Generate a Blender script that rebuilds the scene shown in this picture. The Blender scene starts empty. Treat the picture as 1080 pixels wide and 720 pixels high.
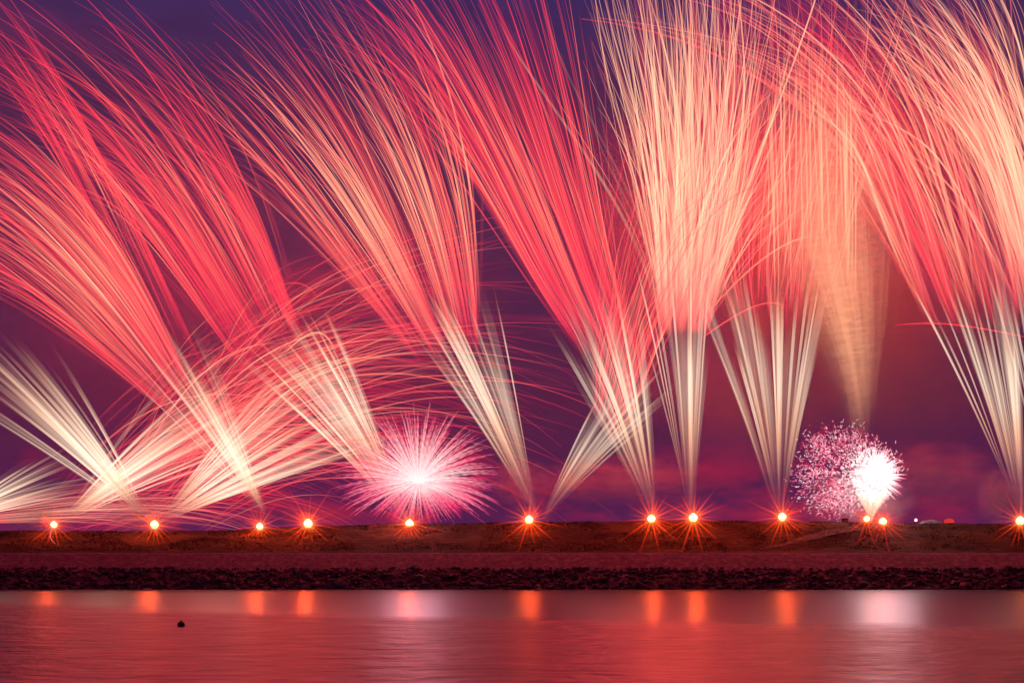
import bpy, math, random
from mathutils import Vector, noise as mnoise
R = random.Random(7)
scene = bpy.context.scene
col = scene.collection

# ------------------------------------------------------------------ camera, world, exposure
CAM_H, F, HOR = 4.2, 1158.0, 582.0          # eye height (m), focal length and horizon row of the 1080x720 photo
cd = bpy.data.cameras.new("camera"); cam = bpy.data.objects.new("camera", cd); col.objects.link(cam)
cam.location = (0, 0, CAM_H); cam.rotation_euler = (math.radians(90), 0, 0)
cd.sensor_width = 36; cd.lens = 36*F/1080; cd.shift_y = (HOR-360)/1080
cd.clip_start = .1; cd.clip_end = 20000
scene.camera = cam
scene.view_settings.view_transform = 'Standard'; scene.view_settings.look = 'None'
scene.view_settings.exposure = -.1; scene.view_settings.gamma = 1
cy = scene.cycles
cy.transparent_max_bounces = 160; cy.max_bounces = 8; cy.diffuse_bounces = 2; cy.glossy_bounces = 3
cy.volume_bounces = 0; cy.volume_step_rate = 2.0; cy.use_denoising = True
cy.sample_clamp_indirect = 6; cy.sample_clamp_direct = 0
cy.caustics_reflective = False; cy.caustics_refractive = False

def lin(r, g, b):
    f = lambda c: ((c/255+.055)/1.055)**2.4 if c > 10 else c/255/12.92
    return (f(r), f(g), f(b))
def mix(a, b, t): return tuple(a[i]+(b[i]-a[i])*t for i in range(3))
def sm(a, b, x):
    t = max(0., min(1., (x-a)/(b-a))); return t*t*(3-2*t)

class NT:
    """small node-tree helper"""
    def __init__(s, nt): s.nt = nt; nt.nodes.clear()
    def n(s, t, **k):
        x = s.nt.nodes.new(t)
        for a, v in k.items(): setattr(x, a, v)
        return x
    def l(s, a, b): s.nt.links.new(a, b)
    def math(s, op, a, b=None, c=None, clamp=False):
        m = s.n('ShaderNodeMath', operation=op); m.use_clamp = clamp
        for i, v in enumerate((a, b, c)):
            if v is None: continue
            if isinstance(v, (int, float)): m.inputs[i].default_value = v
            else: s.l(v, m.inputs[i])
        return m.outputs[0]
    def ramp(s, fac, stops, interp='LINEAR'):
        r = s.n('ShaderNodeValToRGB'); r.color_ramp.interpolation = interp
        e = r.color_ramp.elements
        while len(e) < len(stops): e.new(.5)
        for i, (p, c) in enumerate(stops): e[i].position = p; e[i].color = (*c, 1) if len(c) == 3 else c
        s.l(fac, r.inputs[0]); return r.outputs[0]
    def noise(s, vec, scale, detail=3, rough=.5):
        x = s.n('ShaderNodeTexNoise'); x.inputs['Scale'].default_value = scale
        x.inputs['Detail'].default_value = detail; x.inputs['Roughness'].default_value = rough
        if vec is not None: s.l(vec, x.inputs['Vector'])
        return x.outputs['Fac']
    def mixc(s, fac, a, b, blend='MIX'):
        m = s.n('ShaderNodeMix', data_type='RGBA', blend_type=blend)
        for i, v in ((0, fac), (6, a), (7, b)):
            if isinstance(v, (int, float)): m.inputs[i].default_value = v
            elif isinstance(v, tuple): m.inputs[i].default_value = (*v, 1)
            else: s.l(v, m.inputs[i])
        return m.outputs[2]

world = bpy.data.worlds.new("World"); scene.world = world; world.use_nodes = True
w = NT(world.node_tree)
geo = w.n('ShaderNodeTexCoord'); sep = w.n('ShaderNodeSeparateXYZ'); w.l(geo.outputs['Generated'], sep.inputs[0])
z = sep.outputs[2]
base = w.ramp(z, [(0, lin(82,34,88)), (.04, lin(88,32,78)), (.13, lin(92,35,70)), (.25, lin(86,39,76)),
                  (.37, lin(84,41,80)), (.46, lin(62,44,98)), (1, lin(20,24,70))])
mp = w.n('ShaderNodeMapping'); mp.inputs['Scale'].default_value = (1, 1, 2.8); w.l(geo.outputs['Generated'], mp.inputs[0])
cl = w.noise(mp.outputs[0], 7, 6, .55)
cl2 = w.noise(mp.outputs[0], 19, 4, .5)
cmask = w.math('MULTIPLY', w.ramp(cl, [(.5, (0,0,0)), (.68, (1,1,1))]), w.ramp(z, [(0, (.15,)*3), (.035, (1,)*3), (.07, (1,)*3), (.1, (.12,)*3), (.4, (.1,)*3)]))
skyc = w.mixc(w.math('MULTIPLY', cmask, .85), base, lin(176, 36, 68))
skyc = w.mixc(w.math('MULTIPLY', w.ramp(cl2, [(.4, (0,0,0)), (.75, (1,1,1))]), .3), skyc, lin(60, 24, 66))
sky = w.n('ShaderNodeTexSky', sky_type='NISHITA'); sky.sun_disc = False
sky.sun_elevation = math.radians(-4); sky.sun_rotation = math.radians(200)
bg = w.n('ShaderNodeBackground'); w.l(skyc, bg.inputs[0]); bg.inputs[1].default_value = 1.0
bg2 = w.n('ShaderNodeBackground'); w.l(sky.outputs[0], bg2.inputs[0]); bg2.inputs[1].default_value = .05
add = w.n('ShaderNodeAddShader'); w.l(bg.outputs[0], add.inputs[0]); w.l(bg2.outputs[0], add.inputs[1])
wo = w.n('ShaderNodeOutputWorld'); w.l(add.outputs[0], wo.inputs[0])

# ------------------------------------------------------------------ helpers
def P(px, py, L):                       # photo pixel at distance L -> metres
    return Vector(((px-540)/F*L, L, CAM_H+(HOR-py)/F*L))
def new_mat(name):
    m = bpy.data.materials.new(name); m.use_nodes = True; return m, NT(m.node_tree)
def link(name, verts, faces, mat, parent=None, smooth=False, cols=None):
    me = bpy.data.meshes.new(name); me.from_pydata([tuple(v) for v in verts], [], faces); me.update()
    if smooth: me.polygons.foreach_set('use_smooth', [True]*len(me.polygons))
    if cols is not None:
        at = me.color_attributes.new('glow', 'FLOAT_COLOR', 'POINT')
        at.data.foreach_set('color', [c for q in cols for c in q])
    if mat: me.materials.append(mat)
    o = bpy.data.objects.new(name, me); col.objects.link(o)
    if parent: o.parent = parent
    return o
def tag(o, label=None, cat=None, group=None, kind=None):
    if label: o['label'] = label
    if cat: o['category'] = cat
    if group: o['group'] = group
    if kind: o['kind'] = kind
    return o
def empty(name, loc, label, cat, group=None):
    o = bpy.data.objects.new(name, None); col.objects.link(o); o.location = loc
    o.empty_display_size = 1
    return tag(o, label, cat, group)
class MB:
    def __init__(s): s.v = []; s.f = []; s.c = []
    def box(s, c, d, rz=0, taper=1.0):
        n = len(s.v); ca, sa = math.cos(rz), math.sin(rz)
        for zz in (-1, 1):
            k = taper if zz > 0 else 1
            for x, y in ((-1,-1), (1,-1), (1,1), (-1,1)):
                x_, y_ = x*d[0]/2*k, y*d[1]/2*k
                s.v.append((c[0]+x_*ca-y_*sa, c[1]+x_*sa+y_*ca, c[2]+zz*d[2]/2))
        for q in ((0,3,2,1), (4,5,6,7), (0,1,5,4), (1,2,6,5), (2,3,7,6), (3,0,4,7)): s.f.append(tuple(n+i for i in q))
        return s
    def lathe(s, c, prof, seg=14):
        n = len(s.v)
        for r, zz in prof:
            for k in range(seg):
                a = k*2*math.pi/seg; s.v.append((c[0]+r*math.cos(a), c[1]+r*math.sin(a), c[2]+zz))
        for j in range(len(prof)-1):
            for k in range(seg):
                s.f.append((n+j*seg+k, n+j*seg+(k+1)%seg, n+(j+1)*seg+(k+1)%seg, n+(j+1)*seg+k))
        s.f.append(tuple(n+k for k in range(seg))[::-1]); s.f.append(tuple(n+(len(prof)-1)*seg+k for k in range(seg)))
        return s
    def tube(s, pts, rad, rgba=None, sides=3):
        n = len(s.v); m = len(pts)
        for i, p in enumerate(pts):
            d = (pts[min(i+1, m-1)]-pts[max(i-1, 0)])
            if d.length < 1e-6: d = Vector((0,0,1))
            d.normalize()
            u = d.cross(Vector((0,1,0)))
            if u.length < .1: u = d.cross(Vector((1,0,0)))
            u.normalize(); v = d.cross(u)
            for k in range(sides):
                a = k*2*math.pi/sides+.5
                s.v.append(p+(u*math.cos(a)+v*math.sin(a))*rad[i])
                if rgba: s.c.append(rgba[i])
        for i in range(m-1):
            for k in range(sides):
                a = n+i*sides
                s.f.append((a+k, a+(k+1)%sides, a+sides+(k+1)%sides, a+sides+k))
        s.f.append(tuple(n+k for k in range(sides))[::-1]); s.f.append(tuple(n+(m-1)*sides+k for k in range(sides)))
        return s
    def build(s, name, mat, parent=None, smooth=False):
        return link(name, s.v, s.f, mat, parent, smooth, s.c if s.c else None)

# ------------------------------------------------------------------ materials
mt, t = new_mat('burning_trail_and_lens_ray')       # glowing gas and sparks, thinner where they cool; also the flares' lens-star rays
at = t.n('ShaderNodeVertexColor', layer_name='glow')
em = t.n('ShaderNodeEmission'); t.l(at.outputs['Color'], em.inputs[0]); t.l(at.outputs['Alpha'], em.inputs[1])
tr = t.n('ShaderNodeBsdfTransparent'); adds = t.n('ShaderNodeAddShader')
keep = t.math('SUBTRACT', 1, t.math('MULTIPLY', at.outputs['Alpha'], .42))
t.l(keep, tr.inputs[0]); t.l(tr.outputs[0], adds.inputs[0]); t.l(em.outputs[0], adds.inputs[1])
o_ = t.n('ShaderNodeOutputMaterial'); t.l(adds.outputs[0], o_.inputs[0])
TRAIL = mt

def emit(name, c, s):
    m, t = new_mat(name); e = t.n('ShaderNodeEmission'); e.inputs[0].default_value = (*c, 1); e.inputs[1].default_value = s
    o = t.n('ShaderNodeOutputMaterial'); t.l(e.outputs[0], o.inputs[0]); return m
def surf(name, stops, scale, rough=.9, bump=.0, bscale=None, stretch=(1,1,1), dist=.1, detail=6):
    m, t = new_mat(name); b = t.n('ShaderNodeBsdfPrincipled'); tc = t.n('ShaderNodeTexCoord')
    mp = t.n('ShaderNodeMapping'); mp.inputs['Scale'].default_value = stretch; t.l(tc.outputs['Object'], mp.inputs[0])
    nf = t.noise(mp.outputs[0], scale, detail, .62)
    t.l(t.ramp(nf, stops), b.inputs['Base Color']); b.inputs['Roughness'].default_value = rough
    b.inputs['Specular IOR Level'].default_value = .25
    if bump:
        bp = t.n('ShaderNodeBump'); bp.inputs['Strength'].default_value = bump; bp.inputs['Distance'].default_value = dist
        t.l(t.noise(mp.outputs[0], bscale or scale*3, 5, .6), bp.inputs['Height']); t.l(bp.outputs[0], b.inputs['Normal'])
    o = t.n('ShaderNodeOutputMaterial'); t.l(b.outputs[0], o.inputs[0]); return m
ROCK = surf('riprap_stone', [(.3, (.05,.028,.024)), (.5, (.095,.05,.042)), (.78, (.24,.15,.12))], .9, .85, .8, 5)
GRAVEL = surf('gravel_slope', [(.3, (.13,.07,.065)), (.5, (.22,.12,.11)), (.75, (.36,.22,.2))], 1.6, .95, 1, 4, dist=.2)
GRASSY = surf('dry_grass_bank', [(.3, (.03,.014,.007)), (.5, (.07,.034,.012)), (.72, (.12,.062,.02))], .35, .95, 1, 3, (.35,1,1), .25)
GRASS = surf('grass_blade', [(.3, (.04,.02,.008)), (.7, (.13,.065,.025))], .5, .9)
TROD = surf('trodden_earth', [(.35, (.07,.045,.03)), (.7, (.17,.12,.09))], 1.2, .95, .6, 3)
PATH = surf('pale_concrete_path', [(.3, (.32,.3,.28)), (.7, (.45,.42,.39))], .7, .8, .3, 3)
EARTH = surf('packed_earth', [(.3, (.1,.08,.06)), (.7, (.2,.165,.13))], .8, .95, .6, 3)
DARK = surf('dark_painted_metal', [(.3, (.02,.02,.022)), (.7, (.05,.05,.05))], 2, .5)
TARP = surf('grey_tarpaulin', [(.3, (.12,.12,.13)), (.7, (.22,.21,.22))], 2, .6, .5, 4)
TUBE = surf('cardboard_tube', [(.3, (.15,.1,.07)), (.7, (.25,.18,.12))], 4, .8)
FLAME = emit('flare_flame', (1, .58, .26), 5)

m, t = new_mat('sea_water'); WATER = m
b = t.n('ShaderNodeBsdfPrincipled'); b.inputs['Base Color'].default_value = (.012,.014,.02,1)
b.inputs['IOR'].default_value = 1.5
tc = t.n('ShaderNodeTexCoord'); sp = t.n('ShaderNodeSeparateXYZ'); t.l(tc.outputs['Object'], sp.inputs[0])
mp = t.n('ShaderNodeMapping'); mp.inputs['Scale'].default_value = (.03,.05,1); t.l(tc.outputs['Object'], mp.inputs[0])
wob = t.math('MULTIPLY', t.math('SUBTRACT', t.noise(mp.outputs[0], 1, 3), .5), 26)
edge = t.math('SUBTRACT', t.math('ADD', t.math('ADD', sp.outputs[1], wob), t.math('MULTIPLY', sp.outputs[0], .42)), 69)
calm = t.math('DIVIDE', t.math('ADD', edge, 4), 8, clamp=True)      # 1 in the lee of the bank, 0 on the wind-ruffled water
mp3 = t.n('ShaderNodeMapping'); mp3.inputs['Scale'].default_value = (.28,.4,1); t.l(tc.outputs['Object'], mp3.inputs[0])
ruf = t.math('ADD', .3, t.math('MULTIPLY', t.noise(mp3.outputs[0], 1, 4, .6), .2))
t.l(t.math('ADD', t.math('MULTIPLY', ruf, t.math('SUBTRACT', 1, calm)), t.math('MULTIPLY', calm, .31)), b.inputs['Roughness'])
mp2 = t.n('ShaderNodeMapping'); mp2.inputs['Scale'].default_value = (.4,.9,1); t.l(tc.outputs['Object'], mp2.inputs[0])
n1 = t.math('ADD', t.noise(mp2.outputs[0], 1.3, 5, .65), t.math('MULTIPLY', t.noise(mp3.outputs[0], 1.5, 2, .5), 1.5))
bp = t.n('ShaderNodeBump'); bp.inputs['Distance'].default_value = .3
t.l(t.math('ADD', t.math('MULTIPLY', calm, -.63), .65), bp.inputs['Strength'])
t.l(n1, bp.inputs['Height']); t.l(bp.outputs[0], b.inputs['Normal'])
o = t.n('ShaderNodeOutputMaterial'); t.l(b.outputs[0], o.inputs[0])

# ------------------------------------------------------------------ setting: water, sea wall terrain
S = 3000
tag(link('water', [(-S,-S,0), (S,-S,0), (S,S,0), (-S,S,0)], [(0,1,2,3)], WATER), kind='structure')
tag(link('seabed', [(-S,-S,-6), (S,-S,-6), (S,S,-6), (-S,S,-6)], [(0,1,2,3)], EARTH), kind='structure')

def nz(x, y, s, seed=0): return mnoise.noise(Vector((x*s, y*s, seed)))
def strip(name, prof, x0, x1, dx, mat, amp, zfun=None):
    xs = []; x = x0
    while x <= x1: xs.append(x); x += dx
    v = []; f = []; m_ = len(prof)
    for x in xs:
        for (y, zz, a) in prof:
            k = a*amp
            v.append((x, y+nz(x, y, .5, 3)*k*1.2, zz+(nz(x, y, .9)+.6*nz(x, y, 2.3, 5))*k+(zfun(x, y) if zfun else 0)))
    for i in range(len(xs)-1):
        for j in range(m_-1):
            a = i*m_+j; f.append((a, a+m_, a+m_+1, a+1))
    return tag(link(name, v, f, mat, smooth=True), kind='structure')
def lerp_prof(pts, n):
    out = []
    for a, b_ in zip(pts[:-1], pts[1:]):
        for k in range(n): u = k/n; out.append((a[0]+(b_[0]-a[0])*u, a[1]+(b_[1]-a[1])*u, a[2]+(b_[2]-a[2])*u))
    out.append(pts[-1]); return out
strip('riprap_bed', lerp_prof([(122,-1.2,1), (127.6,2.1,1)], 6), -150, 150, .8, ROCK, .25)
strip('gravel_slope', lerp_prof([(127.4,2.02,1), (131,4.02,.6), (131.3,4.1,0)], 5), -150, 150, .8, GRAVEL, .12)
strip('path', [(131.3,4.0,0), (131.32,4.14,0), (131.6,4.14,0), (136,4.12,0), (138,4.1,0)], -150, 150, 3, PATH, 0)
def crest(x):                                     # height of the crest along the bank
    px = 540+x/146*F
    st = [(-400,7.0), (240,7.0), (300,7.5), (420,7.85), (560,8.1), (700,8.36), (880,8.24), (940,7.95), (1600,7.92)]
    for (a, ha), (b_, hb) in zip(st[:-1], st[1:]):
        if px <= b_: return ha+(hb-ha)*max(0, (px-a)/(b_-a))
    return st[-1][1]
def bank_at(x, y):
    prof = [(137.8,4.05), (139.2,4.7), (142.5,6.6), (145.2,7.85), (147,8.0), (400,8.0)]
    for a, b_ in zip(prof[:-1], prof[1:]):
        if a[0] <= y <= b_[0]: return a[1]+(b_[1]-a[1])*(y-a[0])/(b_[0]-a[0])+bankz(x, y)
def bankz(x, y):
    u = sm(138, 146, y) if y < 146 else 1
    return (crest(x)-8.0)*u
strip('embankment', lerp_prof([(137.8,4.05,0), (139.2,4.7,.6), (142.5,6.6,1), (145.2,7.85,.6), (147,8.0,.4)], 5)
      + [(150,8.0,.3), (160,8.0,.2), (195,7.9,.2), (215,3,.2), (260,1,.2), (900,.8,0)], -170, 170, 1.1, GRASSY, .28, bankz)

# loose boulders of the riprap (nobody could count them)
ico = []
ph = (1+5**.5)/2
IV = [Vector(q).normalized() for q in [(-1,ph,0),(1,ph,0),(-1,-ph,0),(1,-ph,0),(0,-1,ph),(0,1,ph),(0,-1,-ph),(0,1,-ph),(ph,0,-1),(ph,0,1),(-ph,0,-1),(-ph,0,1)]]
IF = [(0,11,5),(0,5,1),(0,1,7),(0,7,10),(0,10,11),(1,5,9),(5,11,4),(11,10,2),(10,7,6),(7,1,8),(3,9,4),(3,4,2),(3,2,6),(3,6,8),(3,8,9),(4,9,5),(2,4,11),(6,2,10),(8,6,7),(9,8,1)]
mb = MB(); RR = random.Random(3)
for k in range(6500):
    x = RR.uniform(-78, 78); u = RR.random()**1.15
    y = 123.4+u*4.6; zz = -.35+u*2.75
    s = min(.75, .2*math.exp(RR.gauss(0,.42)))*(1.25-.5*u); q = len(mb.v); sx, sy, sz = RR.uniform(.8,1.5), RR.uniform(.7,1.2), RR.uniform(.5,.95)
    rz = RR.uniform(0, 6.3); ca, sa = math.cos(rz), math.sin(rz)
    for v in IV:
        k2 = RR.uniform(.8, 1.15); a, b2 = v.x*s*sx*k2, v.y*s*sy*k2
        mb.v.append((x+a*ca-b2*sa, y+a*sa+b2*ca, zz+v.z*s*sz*k2))
    for f in IF: mb.f.append(tuple(q+i for i in f))
tag(mb.build('riprap_boulders', ROCK), kind='stuff', label='dark riprap stones heaped along the waterline of the bank', cat='rocks')
# grass tufts on the embankment and along its crest
mb = MB(); RR = random.Random(5)
for k in range(15000):
    x = RR.uniform(-80, 80); cr = RR.random() < .3
    y = RR.uniform(145.2, 147) if cr else RR.uniform(138.5, 146.5)
    prof = [(137.8,4.05), (139.2,4.7), (142.5,6.6), (145.2,7.85), (147,8.0)]
    for a, b_ in zip(prof[:-1], prof[1:]):
        if a[0] <= y <= b_[0]: zz = a[1]+(b_[1]-a[1])*(y-a[0])/(b_[0]-a[0])
    zz += bankz(x, y)-.1
    dens = nz(x, y, .25, 9)
    if dens < -.15 and not cr: continue
    for j in range(3):
        h = RR.uniform(.15, .38)*(1+.7*dens)*(.75 if cr else 1); a = RR.uniform(0, 6.28); wd = RR.uniform(.03,.07)
        dx, dy = math.cos(a)*wd, math.sin(a)*wd; ox, oy = RR.uniform(-.2,.2), RR.uniform(-.2,.2); lx, ly = RR.uniform(-.14,.14), RR.uniform(-.14,.14)
        q = len(mb.v)
        mb.v += [(x+ox-dx, y+oy-dy, zz), (x+ox+dx, y+oy+dy, zz), (x+ox+lx, y+oy+ly, zz+h)]
        mb.f.append((q, q+1, q+2))
tag(mb.build('bank_grass', GRASS), kind='stuff', label='short dry grass covering the embankment above the stones', cat='grass')
# the track that climbs the bank at the right
v = []; f = []
for i in range(40):
    u = i/39; px = 800+u*165; x = (px-540)/F*141
    y = 138.6+u*6.6
    prof = [(137.8,4.05), (139.2,4.7), (142.5,6.6), (145.2,7.85), (147,8.0)]
    for w_ in (0, .35+1.3*sm(0,.5,u)*(1-.5*u)):
        yy = y+w_
        for a, b_ in zip(prof[:-1], prof[1:]):
            if a[0] <= yy <= b_[0]: zz = a[1]+(b_[1]-a[1])*(yy-a[0])/(b_[0]-a[0])
        v.append((x+nz(x, y, .4)*.5, yy, zz+.1+bankz(x, yy)+.1*nz(x, yy, .8, 2)))
    if i: q = len(v)-4; f.append((q, q+2, q+3, q+1))
tag(link('earth_track', v, f, TROD, smooth=True), kind='structure')

# ------------------------------------------------------------------ firework trails
CREAM, WARM, TAN = lin(222,197,172), lin(208,154,122), lin(140,86,80)
PEACH, CORAL, RED, CRIM = lin(242,152,118), lin(226,72,70), lin(208,34,62), lin(156,18,58)
PLUM = lin(130, 28, 70)
PALE = lin(248, 206, 168)

def bez(p, t):
    a, b_, c, d = p; s = 1-t
    return (s**3*a[0]+3*s*s*t*b_[0]+3*s*t*t*c[0]+t**3*d[0], s**3*a[1]+3*s*s*t*b_[1]+3*s*t*t*c[1]+t**3*d[1])
def through(pts):
    """cubic that passes 4 points (at 0, 1/3, 2/3, 1)"""
    (x0,y0), (x1,y1), (x2,y2), (x3,y3) = pts
    g = lambda a, b_, c, d: ((-5*a+18*b_-9*c+2*d)/6, (2*a-9*b_+18*c-5*d)/6)
    bx, cx = g(x0,x1,x2,x3); by, cyy = g(y0,y1,y2,y3)
    return [(x0,y0), (bx,by), (cx,cyy), (x3,y3)]

def trail(parent, pts2, L, dy, r0, r1, colf, alf, name='trail', n=20, mb=None, jag=0, rr=R, ln=1.0, bend=0.0, wob=0, wph=0):
    """pts2: bezier control in photo pixels at distance L; dy: how far the trail leans away or towards"""
    own = mb is None
    if own: mb = MB()
    pts = []; rad = []; rg = []
    for i in range(n+1):
        t_ = i/n; x, y = bez(pts2, t_*ln); y += bend*t_**3.4
        if wob: x += wob*t_*math.sin(t_*7+wph); y += wob*.5*t_*math.sin(t_*9+wph*2)
        d = L+dy*t_
        p = P(x, y, L); p.y = d; p.x *= d/L*.5+.5; 
        if jag: p += Vector((rr.uniform(-1,1), 0, rr.uniform(-1,1)))*jag*t_
        pts.append(p-parent.location)
        rad.append((r0+(r1-r0)*t_)*L/F*(.5+.5*min(1, 4*(1-t_)+.2)))
        rg.append((*colf(t_), max(0, min(1, alf(t_)))))
    mb.tube(pts, rad, rg)
    if own: return mb.build(name, TRAIL, parent)

def lerpc(stops, t_):
    for (a, ca), (b_, cb) in zip(stops[:-1], stops[1:]):
        if t_ <= b_: return mix(ca, cb, (t_-a)/(b_-a)) if t_ > a else ca
    return stops[-1][1]

LW = 33000
def comet_fan(name, label, left, right, n, L, heat=.5, base_px=None, seed=0, glow=10, width=1.0, fade0=.18, a0=.75, group=None, jit=6, lenr=(.72,1.05), droop=0, tipc=RED, glow_a=.1, fine=80, light=LW, ncl=9, warm=0, flick=.5, cross=.04, bend=22, mid=1, j0=.1, wob=0):
    rr = random.Random(seed)
    A, B = through(left), through(right)
    bp_ = base_px or A[0]
    root = empty(name, P(bp_[0], bp_[1], L), label, 'firework', group)
    groups = [((k+rr.uniform(.15, .85))/ncl, rr.gauss(0, .3), rr.uniform(.88, 1.08), rr.uniform(.5, 1)) for k in range(ncl)]
    def one(kind, mb=None, u=None):
        dh, dl, da = 0, 1, 1
        if u is None:
            if rr.random() < .72:
                g, dh, dl, da = rr.choice(groups); u = g+rr.gauss(0, .22/ncl)
            else: u = rr.uniform(0, 1)
        ln = rr.uniform(*lenr)*dl
        hot = max(-1, min(1.3, rr.gauss(heat, .28)+dh-(.35 if kind == 'mid' else 0)))
        jx, jy = rr.gauss(0, jit), rr.gauss(0, jit)
        u2 = u+rr.gauss(0, cross if rr.random() < .75 else .14+cross)
        pts = []
        for k, (a, b_) in enumerate(zip(A, B)):
            uu = u+(u2-u)*k/3
            pts.append((a[0]+(b_[0]-a[0])*uu+jx*(j0+k*.3), a[1]+(b_[1]-a[1])*uu+jy*(j0+k*.3)))
        bd = rr.uniform(.5, 1.3)*bend+droop*rr.random()
        if kind == 'wide':
            r = rr.uniform(4, 8)*width; st = [(0, PLUM), (.3, CRIM), (.6, mix(CRIM, RED, .5)), (1, CRIM)]; a_ = glow_a*rr.uniform(.5, 1.2)
        else:
            r = min(1.7, .63*math.exp(rr.gauss(0, .38)))*width if kind == 'thin' else rr.uniform(1.0, 2.4)*width
            peak = mix(PEACH, PALE, hot-.6) if hot > .6 else mix(CORAL, PEACH, hot/.6) if hot > 0 else mix(CORAL, RED, -hot)
            st = [(0, mix(mix(CRIM, RED, .5), CORAL, warm*.8)), (.2, mix(RED, peak, .4+.4*warm)), (.5, peak), (.8, mix(peak, RED, .6*(1-warm))), (1, mix(tipc, peak, .5*warm))]
            a_ = a0*rr.uniform(.35, 1.15)*(.75+.25*da) if kind == 'thin' else rr.uniform(.06, .19)*da*mid
        f0 = fade0*rr.uniform(.25, 1.9); f1 = rr.uniform(.7, .95); ph = rr.uniform(0, 99); fl = flick
        trail(root, pts, L, rr.uniform(-14, 14), r*1.1, r*.6, lambda t_: lerpc(st, t_),
              lambda t_: a_*(.03+.97*sm(0, f0, t_))*(1-(.96 if kind != 'thin' else .55)*sm(f1, 1.0, t_))*(1-fl*.5+fl*mnoise.noise(Vector((t_*9, ph, 0)))), mb=mb, rr=rr, n=24, ln=ln, bend=bd, wob=wob*rr.uniform(.3, 1.6), wph=ph)
    for i in range(n): one('thin')
    mb = MB()
    for i in range(glow): one('wide', mb, rr.uniform(.04, .96))
    for i in range(fine): one('mid', mb)
    for i in range(fine): one('thin', mb)
    o = mb.build('fine_trails', TRAIL, root); o['kind'] = 'stuff'
    if light:
        m_ = [bez(q, .5) for q in (A, B)]
        ld = bpy.data.lights.new('comet_light', 'POINT'); lo = bpy.data.objects.new('comet_light', ld); col.objects.link(lo)
        lo.parent = root; lo.location = P((m_[0][0]+m_[1][0])/2, (m_[0][1]+m_[1][1])/2, L)-root.location
        ld.energy = light; ld.color = mix((1,.01,.03), (1,.04,.035), max(0, min(1, heat))); ld.shadow_soft_size = 7
    return root

G1 = 'red comet fans leaning left above the bank'
comet_fan('comet_fan', 'lowest red comet fan, cut by the left edge of the picture',
          [(186,442), (100,370), (0,290), (-100,240)], [(204,412), (146,292), (66,178), (-40,100)], 72, 172, .22, (230,470), 11, 12, 1.15, fade0=.42, group=G1, lenr=(.8,1.1), bend=14)
comet_fan('comet_fan', 'thin steep crimson comets crossing the gap between the two leftmost red fans',
          [(172,400), (92,235), (38,125), (-30,30)], [(222,395), (145,230), (78,100), (12,-10)], 34, 176, -.2, (250,470), 24, 8, .9, fade0=.5, group=G1, lenr=(.75,1.1), fine=24, light=0, mid=.6)
comet_fan('comet_fan', 'second red comet fan from the left, tips curling near the top left corner',
          [(262,400), (165,265), (75,150), (-40,50)], [(324,350), (290,250), (232,115), (125,-40)], 84, 168, 0, (330,420), 12, 14, 1.1, fade0=.35, group=G1, lenr=(.72,1.1), bend=62)
comet_fan('comet_fan', 'dense red comet fan with peach core, third from the left',
          [(440,380), (345,262), (255,145), (155,20)], [(507,368), (496,235), (468,100), (405,-60)], 94, 170, .36, (500,420), 13, 14, 1.15, fade0=.25, group=G1, lenr=(.72,1.12), bend=60)
comet_fan('comet_fan', 'red comet fan between the dark centre gap and the pale peach fan',
          [(612,372), (532,245), (455,115), (362,5)], [(672,372), (642,250), (616,110), (585,-50)], 88, 174, -.02, (680,420), 14, 14, 1.15, fade0=.25, group=G1, lenr=(.8,1.15))
comet_fan('comet_fan', 'pale peach comet fan rising almost straight up right of the centre',
          [(694,352), (684,240), (662,110), (640,-30)], [(748,352), (772,240), (796,100), (798,-40)], 99, 166, .9, (728,420), 15, 16, 1.0, fade0=.15, lenr=(.8,1.2), jit=11, glow_a=.2, warm=.8, fine=120, ncl=7, cross=.2, bend=24, wob=7)
comet_fan('comet_fan', 'red and peach comet fan rising beside the tan smoke column, right of the pale fan',
          [(780,345), (765,240), (770,110), (745,-20)], [(866,350), (900,240), (930,120), (950,-10)], 46, 180, .3, (825,420), 16, 20, 1.0, fade0=.3, lenr=(.8,1.15), jit=9, glow_a=.14, cross=.14, wob=5, mid=.6, fine=50)
comet_fan('comet_fan', 'wide red comet fan sweeping up left over the dark gap at the right',
          [(978,345), (912,195), (845,80), (730,-10)], [(1090,345), (1072,220), (1030,90), (975,-30)], 70, 170, .3, (1075,420), 17, 24, 1.2, fade0=.25, lenr=(.75,1.2), jit=11, glow_a=.17, warm=.5, ncl=7, cross=.14, wob=6, bend=34)
comet_fan('comet_fan', 'cream comet fan entering from beyond the right edge of the picture',
          [(1072,330), (1040,205), (992,95), (930,10)], [(1135,330), (1112,200), (1085,80), (1035,-30)], 62, 164, .85, (1180,420), 18, 6, 1.2, fade0=.25, lenr=(.75,1.2), jit=11, warm=.8, cross=.2, wob=7, bend=34)
comet_fan('comet_fan', 'red comets arching right across the foot of the pale peach fan',
          [(626,440), (638,320), (662,200), (705,90)], [(650,470), (700,355), (750,265), (835,215)], 84, 162, .05, (600,520), 19, 7, .75, fade0=.2, lenr=(.5,1.1), jit=16, group='low comets arching right', fine=20, wob=6, bend=30)
comet_fan('comet_fan', 'peach comets crossing right over the pale peach fan near the top',
          [(690,330), (715,220), (745,120), (790,30)], [(740,350), (790,255), (835,200), (900,170)], 44, 160, .8, (700,480), 20, 3, .75, fade0=.2, lenr=(.5,1.1), jit=16, group='low comets arching right', fine=14)
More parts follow.
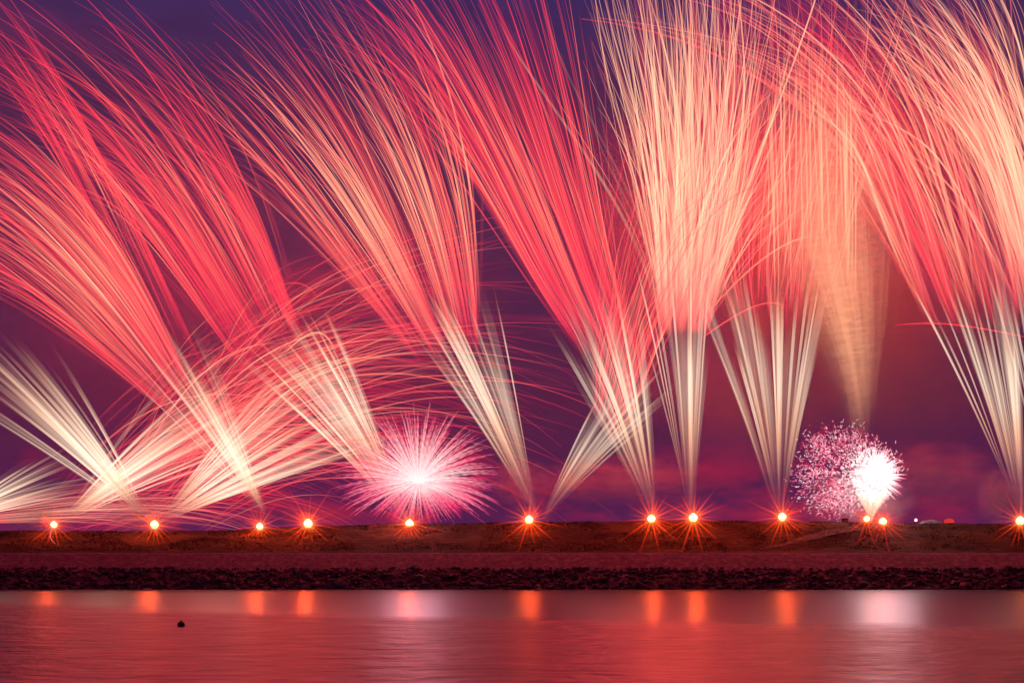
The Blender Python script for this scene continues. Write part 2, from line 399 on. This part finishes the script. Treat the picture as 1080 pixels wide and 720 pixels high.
comet_fan('comet_fan', 'long red comets arching right and ending in the dark gap at the centre',
          [(180,520), (250,380), (365,305), (530,270)], [(190,525), (300,470), (430,432), (575,450)], 99, 164, .02, (165,545), 21, 26, .85, fade0=.42, lenr=(.42,1.12), jit=13, droop=45, group='low comets arching right', glow_a=.11, light=LW*.3, ncl=16, fine=110, j0=2, cross=.3, bend=10)
comet_fan('comet_fan', 'short flat red comets running right behind the pink burst',
          [(75,545), (190,425), (300,375), (430,350)], [(75,548), (190,512), (300,500), (420,528)], 62, 166, -.1, (70,548), 22, 18, .85, fade0=.5, lenr=(.45,1.1), jit=11, droop=30, group='low comets arching right', glow_a=.11, light=LW*.3, ncl=14, j0=1.5, cross=.25, bend=8)
comet_fan('comet_fan', 'faint pale streaks lying nearly flat above the crest at the left edge',
          [(-60,540), (20,520), (110,500), (190,495)], [(-60,552), (60,549), (180,545), (300,556)], 26, 160, .75, (-80,552), 23, 3, .9, fade0=.1, a0=.5, lenr=(.5,1.2), jit=4, group='low comets arching right', fine=10, light=0)

def stray(label, pts, L, c1, c2, r=1.0, a=.8):
    root = empty('stray_spark', P(*pts[0], L), label, 'spark trail')
    q = through(pts)
    trail(root, q, L, 4, r, r*.8, lambda t_: mix(c1, c2, t_), lambda t_: a*sm(-.05, .15, t_)*(1-.5*sm(.85, 1, t_)), n=24)
stray('thin red spark arching into a hook between the two left comet fans', [(257,328), (288,302), (313,294), (332,306)], 158, RED, CORAL, .8, .6)
stray('lone coral spark curving over to a hook in front of the tan smoke column', [(738,358), (768,336), (803,317), (832,318)], 158, CORAL, CORAL, 1)
stray('long coral spark climbing right across the red glow beside the tan column', [(728,350), (768,305), (815,262), (866,240)], 158, CORAL, PEACH, 1)
stray('single red spark lying flat across the dark gap at the right edge', [(944,343), (985,339), (1030,341), (1095,351)], 158, RED, CORAL, .9)
stray('small pale spark curling down the dark end of the bank at the far left', [(57,557), (51,561), (49,567), (52,573)], 136.5, lin(190,80,90), lin(190,90,100), .8, .7)
stray('hooked pale spark over the top of the low red comets', [(300,372), (322,352), (338,348), (352,364)], 157, PEACH, PEACH, .9, .7)

def mine(label, base, left, right, n, L, seed, bright=1.0, base_a=.25, w=1.0, top=1.0, core=None, early=0):
    rr = random.Random(seed)
    root = empty('fountain_fan', P(base[0], base[1], L), label, 'firework', 'cream fountain fans along the bank')
    ts = [(i+rr.uniform(.05, .95))/n for i in range(n)]
    if core:
        ts = [min(1, max(0, rr.gauss(core[0], core[1]))) if i % 3 else u for i, u in enumerate(ts)]
    def one(u, r, a_, mb=None, lo=0):
        ex, ey = left[0]+(right[0]-left[0])*u, left[1]+(right[1]-left[1])*u
        k = rr.uniform(.82, 1.28); ex, ey = base[0]+(ex-base[0])*k, base[1]+(ey-base[1])*k
        bx = base[0]+rr.uniform(-2, 2)
        lean = (ex-base[0])*.05
        pts = [(bx, base[1]), (bx+(ex-bx)*.33-lean*.3, base[1]+(ey-base[1])*.34), (bx+(ex-bx)*.66-lean*.3, base[1]+(ey-base[1])*.68), (ex+lean, ey)]
        e1 = 1-.45*early; st = [(0, mix(TAN, CRIM, .45)), (.2*e1, TAN), (.42*e1, WARM), (.56*e1, CREAM), (.74*e1, CREAM), (.88, WARM), (1, mix(PEACH, CORAL, .5))]
        p1 = rr.uniform(.45, .9)
        trail(root, pts, L, rr.uniform(-9, 9), r*.35, r, lambda t_: lerpc(st, t_),
              lambda t_: a_*(base_a*sm(.05*early, .12+.14*early, t_)+(1-base_a)*sm(.1*e1, .42*e1, t_))*(1-sm(p1-.3*early, 1, t_)), n=16, mb=mb, rr=rr)
    for u in ts:
        one(u, rr.uniform(.9, 2.5)*w, rr.uniform(.22, .55)*bright)
    mb = MB()
    for i in range(n): one(rr.uniform(.1, .9) if not core else min(1, max(0, rr.gauss(core[0], core[1]))), rr.uniform(3, 6)*w, .1*bright, mb)
    o = mb.build('spark_haze', TRAIL, root); o['kind'] = 'stuff'
    return root
mine('cream fountain fan leaning right, cut by the left edge low over the crest', (-60,552), (50,478), (75,528), 14, 158, 31, 1.4, .5, early=1)
mine('cream fountain fan leaning right from the first flare at the left', (62,552), (190,398), (272,470), 24, 160, 32, 1.5, .3, core=(.5,.25), early=1)
mine('cream fountain fan leaning left towards the left edge, between the first two flares', (160,552), (-35,425), (58,352), 26, 156, 33, 1.5, .2, core=(.45,.18), early=1)
mine('cream fountain fan leaning right from the second flare under flat red comets', (165,552), (300,388), (385,478), 22, 161, 34, 1.5, .35, early=1)
mine('bright cream fountain fan leaning left from the third flare, its top lost in red comets', (285,552), (130,395), (222,352), 18, 157, 35, 1.2, .3, core=(.55,.2), early=1)
mine('bright cream fountain fan leaning left just left of the pink burst', (433,552), (275,395), (360,362), 24, 158, 36, 1.25, .25, core=(.5,.24), w=.9)
mine('tall cream fountain fan leaning left just right of the pink burst', (569,552), (436,350), (528,335), 19, 158, 37, 1.1, .15, core=(.5,.24))
mine('small cream fountain fan leaning right from the flare in the middle', (572,548), (622,425), (706,425), 12, 156, 38, .9, .3, w=.85)
mine('cream fountain fan leaning left that crosses the small one right of the middle', (692,552), (578,345), (676,325), 20, 159, 39, 1, .15, core=(.6,.24))
mine('narrow upright cream fountain fan right of the centre', (729,552), (676,320), (752,320), 15, 158, 40, 1, .2, core=(.55,.2))
mine('broad upright cream fountain fan left of the white burst', (822,552), (742,312), (880,320), 20, 160, 41, 1.05, .12, core=(.45,.24), w=1.1)
mine('cream fountain fan leaning left at the right edge of the picture', (1080,552), (978,330), (1080,325), 20, 159, 42, 1, .12, core=(.6,.25), w=1.1)
mine('cream fountain fan cut by the right edge of the picture', (1110,552), (1050,320), (1110,320), 9, 161, 43, 1, .12)

# ------------------------------------------------------------------ the two low bursts
def pink_burst():
    rr = random.Random(51); L = 154; c = (441, 508)
    root = empty('pink_burst', P(*c, L), 'pink and white spiky burst low over the crest left of the middle', 'firework')
    PK, WH = lin(214,52,98), lin(216,172,172)
    def ray(i, n, mb=None, short=1.0):
        a = 2*math.pi*(i+rr.uniform(-.4,.4))/n; ca, sa = math.cos(a), math.sin(a)
        down = sa < -.05
        rx = 91; ry = 84 if sa > 0 else 54
        ln = rr.uniform(.8, 1.05)*short
        if down and abs(ca) < .75: ln *= .8
        ex, ey = c[0]+ca*rx*ln, c[1]-sa*ry*ln
        if sa < 0: ey += 4*abs(ca)
        sag = 5*abs(ca)
        pts = [(c[0]-ca*2, c[1]+sa*2), (c[0]+ca*rx*.35*ln, c[1]-sa*ry*.36*ln-sag*.5), (c[0]+ca*rx*.7*ln, c[1]-sa*ry*.72*ln-sag), (ex, ey+2)]
        n_ = 22; r = rr.uniform(.6, 1.15); ph_ = rr.uniform(0, 9); tip = mix(PK, lin(190,30,90), rr.random())
        lim = .68 if not down else .5
        trail(root, pts, L, rr.uniform(-9, 9), .7*r, .95*r, lambda t_: lerpc([(0, WH), (lim*.75, WH), (lim, mix(PK, WH, .6)), (1, tip)], t_),
              lambda t_: (.6-.1*t_)*(.62+.38*math.sin(t_*52+ph_))*(1-.7*sm(.9, 1, t_))*(.35 if down and t_ < .25 else 1), 'ray', n_, mb, .07, rr)
    for i in range(98): ray(i, 98)
    mb = MB()
    for i in range(420): ray(i, 420, mb, rr.uniform(.45, 1.0))
    for i in range(90):
        a = rr.uniform(0, 6.283); ca, sa = math.cos(a), math.sin(a); k = rr.uniform(.8, 1.0)
        q0, q1 = (c[0], c[1]), (c[0]+ca*88*k, c[1]-sa*(80 if sa > 0 else 46)*k)
        pts = [(q0[0]+(q1[0]-q0[0])*u, q0[1]+(q1[1]-q0[1])*u) for u in (0, .33, .66, 1)]
        trail(root, pts, L, rr.uniform(-5, 5), .5, 3.4, lambda t_: lin(205,24,76), lambda t_: .16*sm(0,.5,t_)*(1-sm(.8,1,t_)), 'x', 8, mb, rr=rr)
    o = mb.build('short_rays', TRAIL, root); o['kind'] = 'stuff'
    mb = MB(); mb.lathe((0,-.4,.1), [(.25,-1.0), (1.9,-.7), (2.9,-.1), (2.5,.6), (1.4,1.2), (.3,1.5)], 20)
    core = mb.build('white_core', None, root, True); core.data.materials.append(CORE2)
    return root
def core_mat(pw, st):
    m, t = new_mat('white_hot_core')
    ge = t.n('ShaderNodeNewGeometry')
    dt = t.n('ShaderNodeVectorMath', operation='DOT_PRODUCT'); t.l(ge.outputs['Normal'], dt.inputs[0]); t.l(ge.outputs['Incoming'], dt.inputs[1])
    e = t.n('ShaderNodeEmission'); e.inputs[0].default_value = (1, .86, .84, 1)
    t.l(t.math('MULTIPLY', t.math('POWER', t.math('ABSOLUTE', dt.outputs['Value']), pw), st), e.inputs[1])
    tr = t.n('ShaderNodeBsdfTransparent'); ad = t.n('ShaderNodeAddShader')
    t.l(tr.outputs[0], ad.inputs[0]); t.l(e.outputs[0], ad.inputs[1])
    o = t.n('ShaderNodeOutputMaterial'); t.l(ad.outputs[0], o.inputs[0]); return m
CORE, CORE2 = core_mat(2.0, .6), core_mat(4, .12)
pink_burst()

def white_burst():
    rr = random.Random(61); L = 155; c = (917, 505)
    root = empty('crackling_burst', P(918, 548, L), 'white hot burst with pink crackling sparks blown out to its left', 'firework')
    loc = root.location
    mb = MB(); cc = P(921, 501, L)-loc; r = 22/F*L
    mb.lathe(cc, [(.1*r,-1.5*r), (.45*r,-1.05*r), (.85*r,-.7*r), (1.05*r,-.2*r), (1.08*r,.25*r), (.85*r,.7*r), (.5*r,.95*r), (.1*r,1.08*r)], 24)
    core = mb.build('white_core', CORE, root, True)
    WH = lin(236,214,212); PK = lin(224,90,130)
    def squig(i, mb=None):
        # most sparks lie in an egg that reaches out to the left of the core
        th = rr.uniform(0, 6.283); q_ = rr.random()**.5*rr.choice((1, .9, .75))
        q_ *= rr.uniform(.8, 1.06); x = 893+math.cos(th)*q_*62+q_*4*math.sin(th*5); y = 498-math.sin(th)*q_*(53-10*math.cos(th))+2*math.sin(th*7)
        dcore = math.hypot(x-921, (y-501))
        hot = 1-sm(12, 52, dcore)
        a = rr.uniform(0, 6.28) if rr.random() < .4 else math.atan2(-(y-512), x-921)+rr.gauss(0, .5)
        s = rr.uniform(.8, 3.0); dx, dy_ = math.cos(a)*s, -math.sin(a)*s
        k = rr.uniform(-1.4, 1.4)
        pts = [(x, y), (x+dx*.33+k, y+dy_*.33+k*.5), (x+dx*.66-k, y+dy_*.66), (x+dx, y+dy_)]
        rr_ = rr.uniform(.4, 1.3)
        cc_ = mix(mix(lin(214,50,100), PK, rr.random()), WH, max(hot, rr.random()**2))
        trail(root, pts, L, rr.uniform(-1, 1), min(1.3, .36*math.exp(rr.gauss(0,.45))), .4, lambda t_: cc_, lambda t_: min(1, (.42+.6*max(hot, .3))*rr_), 'spark', 5, mb, rr=rr)
    for i in range(100): squig(i)
    mb = MB()
    for i in range(3600): squig(i, mb)
    for i in range(420):
        th = rr.uniform(0, 6.283); q_ = rr.random()**.5
        x = 893+math.cos(th)*q_*58; y = 499-math.sin(th)*q_*(50-10*math.cos(th)); s = rr.uniform(2, 4)
        pts = [(x-s, y), (x-s*.3, y-1), (x+s*.3, y-1), (x+s, y)]
        trail(root, pts, L+1, 0, 3.2, 3.2, lambda t_: lin(205,24,70), lambda t_: .13*math.sin(math.pi*min(.95,max(.05,t_)))*(1-.6*q_), 'x', 5, mb, rr=rr)
    o = mb.build('fine_sparks', TRAIL, root); o['kind'] = 'stuff'
    mb = MB()
    for i in range(60):            # spikes on the right side of the core
        a = math.radians(rr.uniform(-55, 100)); ln = rr.uniform(26, 36)
        s0 = (921+math.cos(a)*12, 501-math.sin(a)*12); e_ = (921+math.cos(a)*ln, 501-math.sin(a)*ln+2)
        pts = [s0, (s0[0]*.67+e_[0]*.33, s0[1]*.67+e_[1]*.33), (s0[0]*.33+e_[0]*.67, s0[1]*.33+e_[1]*.67), e_]
        trail(root, pts, L, rr.uniform(-3, 3), 1.2, .6, lambda t_: mix(WH, PK, sm(.5, 1, t_)), lambda t_: .9-.3*t_, 'spike', 6, mb, rr=rr)
    for i in range(26):            # funnel up from the ground
        a = rr.uniform(-.5, .5)
        pts = [(918+a*2, 549), (918+a*8, 540), (918+a*22, 530), (918+a*44, 518)]
        trail(root, pts, L, rr.uniform(-2, 2), 1.0, 2.4, lambda t_: mix(lin(240,120,80), lin(250,215,190), t_), lambda t_: .3, 'spike', 6, mb, rr=rr)
    o = mb.build('spikes', TRAIL, root); o['kind'] = 'stuff'
white_burst()
def burst_light(root, loc, e, c):
    ld = bpy.data.lights.new('burst_light', 'POINT'); lo = bpy.data.objects.new('burst_light', ld); col.objects.link(lo)
    lo.parent = root; lo.location = loc; ld.energy = e; ld.color = c; ld.shadow_soft_size = 4
burst_light(bpy.data.objects['pink_burst'], (0,-6,1), 3500, (1,.45,.6))
burst_light(bpy.data.objects['crackling_burst'], (.5,-6,6), 4500, (1,.6,.65))

# ------------------------------------------------------------------ falling glitter column
def glitter():
    rr = random.Random(71); L = 152
    root = empty('glitter_column', P(900, 450, L), 'tall tan column of falling glitter narrowing down beside the white burst', 'firework')
    def edge(v):   # v 0 bottom .. 1 top, pixel centre and half width
        return 462-v*400, 908-44*sm(0, .8, v), 17+66*sm(0, .65, v)
    TA, TB = lin(214,150,112), lin(196,128,98)
    mb = MB()
    for i in range(6500):
        v = rr.random()**.85; g = rr.gauss(0, .48)
        if abs(g) > 1.5: continue
        y, cx, hw = edge(v); x = cx+g*hw; ln = rr.uniform(4, 13)
        pts = [(x-ln, y+rr.uniform(0,3)), (x-ln*.3, y), (x+ln*.3, y-1), (x+ln, y-rr.uniform(0,4))]
        a_ = .075*sm(0, .35, v)*(1-.8*sm(.65, 1, v))*(1-abs(g)/1.5)**1.5; c_ = mix(TA, TB, rr.random()*.6)
        trail(root, pts, L, 0, .75, .6, lambda t_: c_, lambda t_: a_*math.sin(math.pi*min(.97,max(.03,t_))), 'x', 4, mb, rr=rr)
        for q in range(-15, 0): mb.v[q] = mb.v[q]+Vector((0, g*3+(i%7)-3, 0))
    o = mb.build('glitter_flecks', TRAIL, root); o['kind'] = 'stuff'
    mb = MB()
    for i in range(420):
        g = rr.gauss(0, .48)
        if abs(g) > 1.3: continue
        v0, v1 = rr.uniform(-.03, .45), rr.uniform(.5, 1.05); pts = []
        for v in (v0, v0+(v1-v0)*.33, v0+(v1-v0)*.66, v1):
            y, cx, hw = edge(v); pts.append((cx+g*hw, y))
        r = rr.uniform(1, 5)
        trail(root, through(pts), L, rr.uniform(-5,5), r, r, lambda t_: mix(TA, CORAL, .3*t_), lambda t_: .034*(1-abs(g)/1.3)*math.sin(math.pi*t_)**.8 if 0 < t_ < 1 else 0, 'x', 14, mb, rr=rr)
    o = mb.build('glitter_veil', TRAIL, root); o['kind'] = 'stuff'
    for i in range(26):
        x = rr.uniform(815, 905); y0 = rr.uniform(230, 330); y1 = rr.uniform(40, 110)
        pts = [(x+rr.uniform(-3,3), y0), (x, y0*.67+y1*.33), (x-rr.uniform(0,4), y0*.33+y1*.67), (x-rr.uniform(0,8), y1)]
        trail(root, pts, L-3, rr.uniform(-3,3), .8, .8, lambda t_: mix(PEACH, WARM, .4), lambda t_: .6*math.sin(math.pi*min(.98,max(.02,t_))), 'glitter_streak', 14, rr=rr)
glitter()

# ------------------------------------------------------------------ smoke drifting behind the fireworks, lit by them
def smoke(label, c, L, r, dens, colr, seed, nscale=2.2, parent=None, lo=.35):
    m, t = new_mat('drifting_smoke'); tc = t.n('ShaderNodeTexCoord')
    mp = t.n('ShaderNodeMapping'); mp.inputs['Location'].default_value = (seed*3.1, seed*1.7, seed); t.l(tc.outputs['Object'], mp.inputs[0])
    ln = t.n('ShaderNodeVectorMath', operation='LENGTH'); t.l(tc.outputs['Object'], ln.inputs[0])
    fall = t.math('SUBTRACT', 1, ln.outputs['Value'], clamp=True)
    nn = t.ramp(t.noise(mp.outputs[0], nscale, 3, .55), [(lo, (0,0,0)), (lo+.35, (1,1,1))])
    d = t.math('MULTIPLY', t.math('MULTIPLY', t.math('POWER', fall, 1.2), nn), dens)
    pv = t.n('ShaderNodeVolumeScatter'); pv.inputs['Color'].default_value = (*colr, 1); t.l(d, pv.inputs['Density'])
    o = t.n('ShaderNodeOutputMaterial'); t.l(pv.outputs[0], o.inputs['Volume'])
    v = []; f = []; N, M = 24, 12
    for j in range(M+1):
        th = math.pi*j/M
        for k in range(N): a = 2*math.pi*k/N; v.append((math.sin(th)*math.cos(a), math.sin(th)*math.sin(a), math.cos(th)))
    for j in range(M):
        for k in range(N): f.append((j*N+k, (j+1)*N+k, (j+1)*N+(k+1)%N, j*N+(k+1)%N))
    if parent:
        ob = link('smoke_halo', v, f, m, parent); ob.location = c; ob.scale = r; ob['kind'] = 'stuff'; return ob
    ob = link('smoke', v, f, m); ob.location = P(*c, L); ob.scale = r
    tag(ob, label, 'smoke', kind='stuff')
# ------------------------------------------------------------------ ground flares along the crest
FL = [(57,553,.8,'o'), (163,553,1,'o'), (274,555,.85,'o'), (325,552,1.1,'o'), (432,552,1,'o'), (558,548,1,'o'),
      (687,547,1,'o'), (731,546,1.1,'o'), (825,545,1,'o'), (914,547,.75,'o'), (931,550,.95,'r'), (1076,549,1.05,'o')]
WHERE = ['first ground flare from the left, beside the pale spark curling down the bank',
 'second ground flare from the left, under the crossing cream fans', 'third ground flare from the left, the smaller one of a close pair',
 'fourth ground flare from the left, the brighter one of a close pair', 'ground flare right below the spiky pink burst',
 'ground flare in the middle, at the foot of the small right leaning cream fan', 'left one of the two flares right of the middle, under the crossing fans',
 'right one of the two flares right of the middle, under the narrow upright fan', 'ground flare below the broad upright cream fan',
 'small whitish flare at the foot of the white burst', 'redder flare just right of the white burst', 'ground flare at the right edge of the picture']
for i, (px, py, s, kd) in enumerate(FL):
    rr = random.Random(100+i); L = 145.5
    p = P(px, py, L); gx = bank_at(p.x, L)-.05
    root = empty('ground_flare', (p.x, L, min(gx, p.z-.25)), WHERE[i], 'flare', 'burning flares along the crest of the bank')
    hh = p.z-root.location.z
    mb = MB(); mb.lathe((0,0,0), [(.05,0), (.05,max(.12,hh-.35)), (.03,max(.13,hh-.33))], 10); mb.box((0,0,.02), (.3,.3,.04)); mb.build('casing', TUBE, root)
    r = .53*s
    mb = MB(); mb.lathe((0,0,hh), [(.12*r,-1.0*r), (.55*r,-.85*r), (.92*r,-.4*r), (r,.05*r), (.85*r,.5*r), (.5*r,.85*r), (.12*r,1.12*r)], 16)
    fl = mb.build('flame', FLAME, root, True)
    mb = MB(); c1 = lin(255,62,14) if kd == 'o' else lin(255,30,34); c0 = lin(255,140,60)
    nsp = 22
    for k in range(nsp):  # glowing rays added in the shape of a lens starburst round the flare
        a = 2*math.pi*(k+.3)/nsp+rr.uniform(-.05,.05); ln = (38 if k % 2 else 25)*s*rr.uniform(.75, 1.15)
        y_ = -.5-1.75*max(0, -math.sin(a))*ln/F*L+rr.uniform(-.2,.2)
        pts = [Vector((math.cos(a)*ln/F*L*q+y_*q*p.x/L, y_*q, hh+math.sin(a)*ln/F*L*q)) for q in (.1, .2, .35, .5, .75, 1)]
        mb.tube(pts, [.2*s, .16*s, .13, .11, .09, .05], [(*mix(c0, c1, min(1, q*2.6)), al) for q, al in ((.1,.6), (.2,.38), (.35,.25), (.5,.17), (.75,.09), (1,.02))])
    mb.build('lens_star_rays', TRAIL, root)['kind'] = 'stuff'
    ld = bpy.data.lights.new('flare_light', 'POINT'); lo = bpy.data.objects.new('flare_light', ld); col.objects.link(lo)
    lo.parent = root; lo.location = (0, -2.4, hh+.5); ld.energy = (1300 if px < 860 else 300)*s; ld.color = (1, .085, .012) if kd == 'o' else (1, .12, .08); ld.shadow_soft_size = .3
    smoke(None, (0,-.5,hh+.2), L, (4.2*s,3.4*s,3.6*s), .05, (.95,.4,.3), i+20, 1, root, 0)

# ------------------------------------------------------------------ small things on the crest and the water
def crate_case():
    x = P(891, 551, 147).x; z0 = crest(x)-.05
    root = empty('firing_case', (x, 147, z0), 'small dark case on short legs on the crest left of the white burst', 'case')
    MB().box((0,0,.36), (.8,.45,.36)).box((0,0,.57), (.86,.5,.06)).build('case_body', DARK, root)
    for sx in (-.3, .3): MB().box((sx,0,.09), (.06,.4,.18)).build('leg', DARK, root)
crate_case()
x = P(982, 549, 149).x; z0 = crest(x)-.03
root = empty('covered_rack', (x, 149, z0), 'low dark mound of covered mortar racks on the crest right of the white burst', 'rack')
v = []; f = []
for i in range(17):
    for j in range(7):
        u = i/16*2-1; w_ = j/6*2-1
        hgt = .62*max(0, 1-abs(u)**3)*max(0, 1-w_**4)*(1+.35*nz(u*3, w_*2, 1.3, 4))
        v.append((u*1.75, w_*.6, hgt))
for i in range(16):
    for j in range(6): a = i*7+j; f.append((a, a+7, a+8, a+1))
link('tarpaulin', v, f, TARP, root, True)
for sx in (-.9, -.2, .6):
    MB().lathe((sx,-.1,.5), [(.07,0), (.07,.24)], 10).build('mortar_tube', TUBE, root)
PALEL = emit('small_pale_lamp', (1,.66,.6), 2.5); REDL = emit('red_lit_cover', (1,.05,.04), .75)
x = P(966, 547, 148).x; z0 = crest(x)-.03
root = empty('small_lamp', (x, 148, z0), 'tiny pale work lamp on a stand left of the dark mound at the right', 'lamp')
MB().lathe((0,0,0), [(.14,0), (.03,.04), (.025,.42)], 8).build('stand', DARK, root)
MB().lathe((0,0,.42), [(.05,0), (.16,.06), (.2,.2), (.12,.34), (.03,.4)], 12).build('lamp_head', PALEL, root, True)
x = P(1001, 549, 148).x; z0 = crest(x)-.03
root = empty('red_beacon', (x, 148, z0), 'glowing red domed light on the crest right of the dark mound', 'lamp')
MB().box((0,0,.1), (1.3,.5,.2)).build('base', DARK, root)
mb = MB(); n = 0
mb.lathe((0,0,.2), [(.62,0), (.66,.18), (.58,.42), (.36,.58), (.06,.64)], 18); mb.build('red_dome', REDL, root, True)

BX = P(191, 660, 62.3)
root = empty('buoy', (BX.x, 62.3, 0), 'small round black buoy floating alone on the ruffled water at the left', 'buoy')
mb = MB(); mb.lathe((0,0,.05), [(.03,-.2), (.14,-.15), (.2,-.04), (.21,.05), (.19,.14), (.13,.2), (.05,.22)], 18)
BUOY = surf('black_rubber', [(.3, (.012,.012,.012)), (.7, (.03,.03,.03))], 6, .45)
mb.build('float', BUOY, root, True)
mb = MB(); mb.lathe((0,0,.26), [(.03,0), (.03,.02), (.045,.06), (.045,.08)], 10); mb.build('mooring_eye', BUOY, root)

# ------------------------------------------------------------------ smoke banks
smoke('red lit smoke hanging behind the fans on the right side', (860,270), 198, (50,16,42), .8, (.95,.4,.4), 1)
smoke('red lit smoke drifting behind the red comets at the left', (230,340), 198, (60,12,30), .13, (.9,.5,.6), 2)
smoke('low red smoke cloud over the crest behind the flares right of the middle', (655,505), 176, (16,6,4.6), .5, (.95,.4,.45), 3, 3)
smoke('small red smoke puff beside the flare in the middle', (548,508), 172, (6,4,4.5), .6, (.95,.4,.45), 4, 3)
smoke('reddish smoke puff left of the flare at the right edge', (1056,525), 165, (4.5,4,5), 1.0, (.95,.6,.6), 5, 3)
smoke('pink smoke round the foot of the white burst', (905,528), 158, (9,4,5.5), .8, (.95,.7,.7), 6, 3)
smoke('red smoke drifting right of the white burst', (985,500), 176, (12,6,6), .5, (.95,.4,.45), 7, 3)
smoke('red smoke beside the first flare from the left', (42,545), 152, (6,3,3), .8, (.95,.6,.6), 8, 3)
smoke('red smoke beside the second flare from the left', (150,540), 152, (6,3,3.4), .8, (.95,.6,.6), 9, 3)
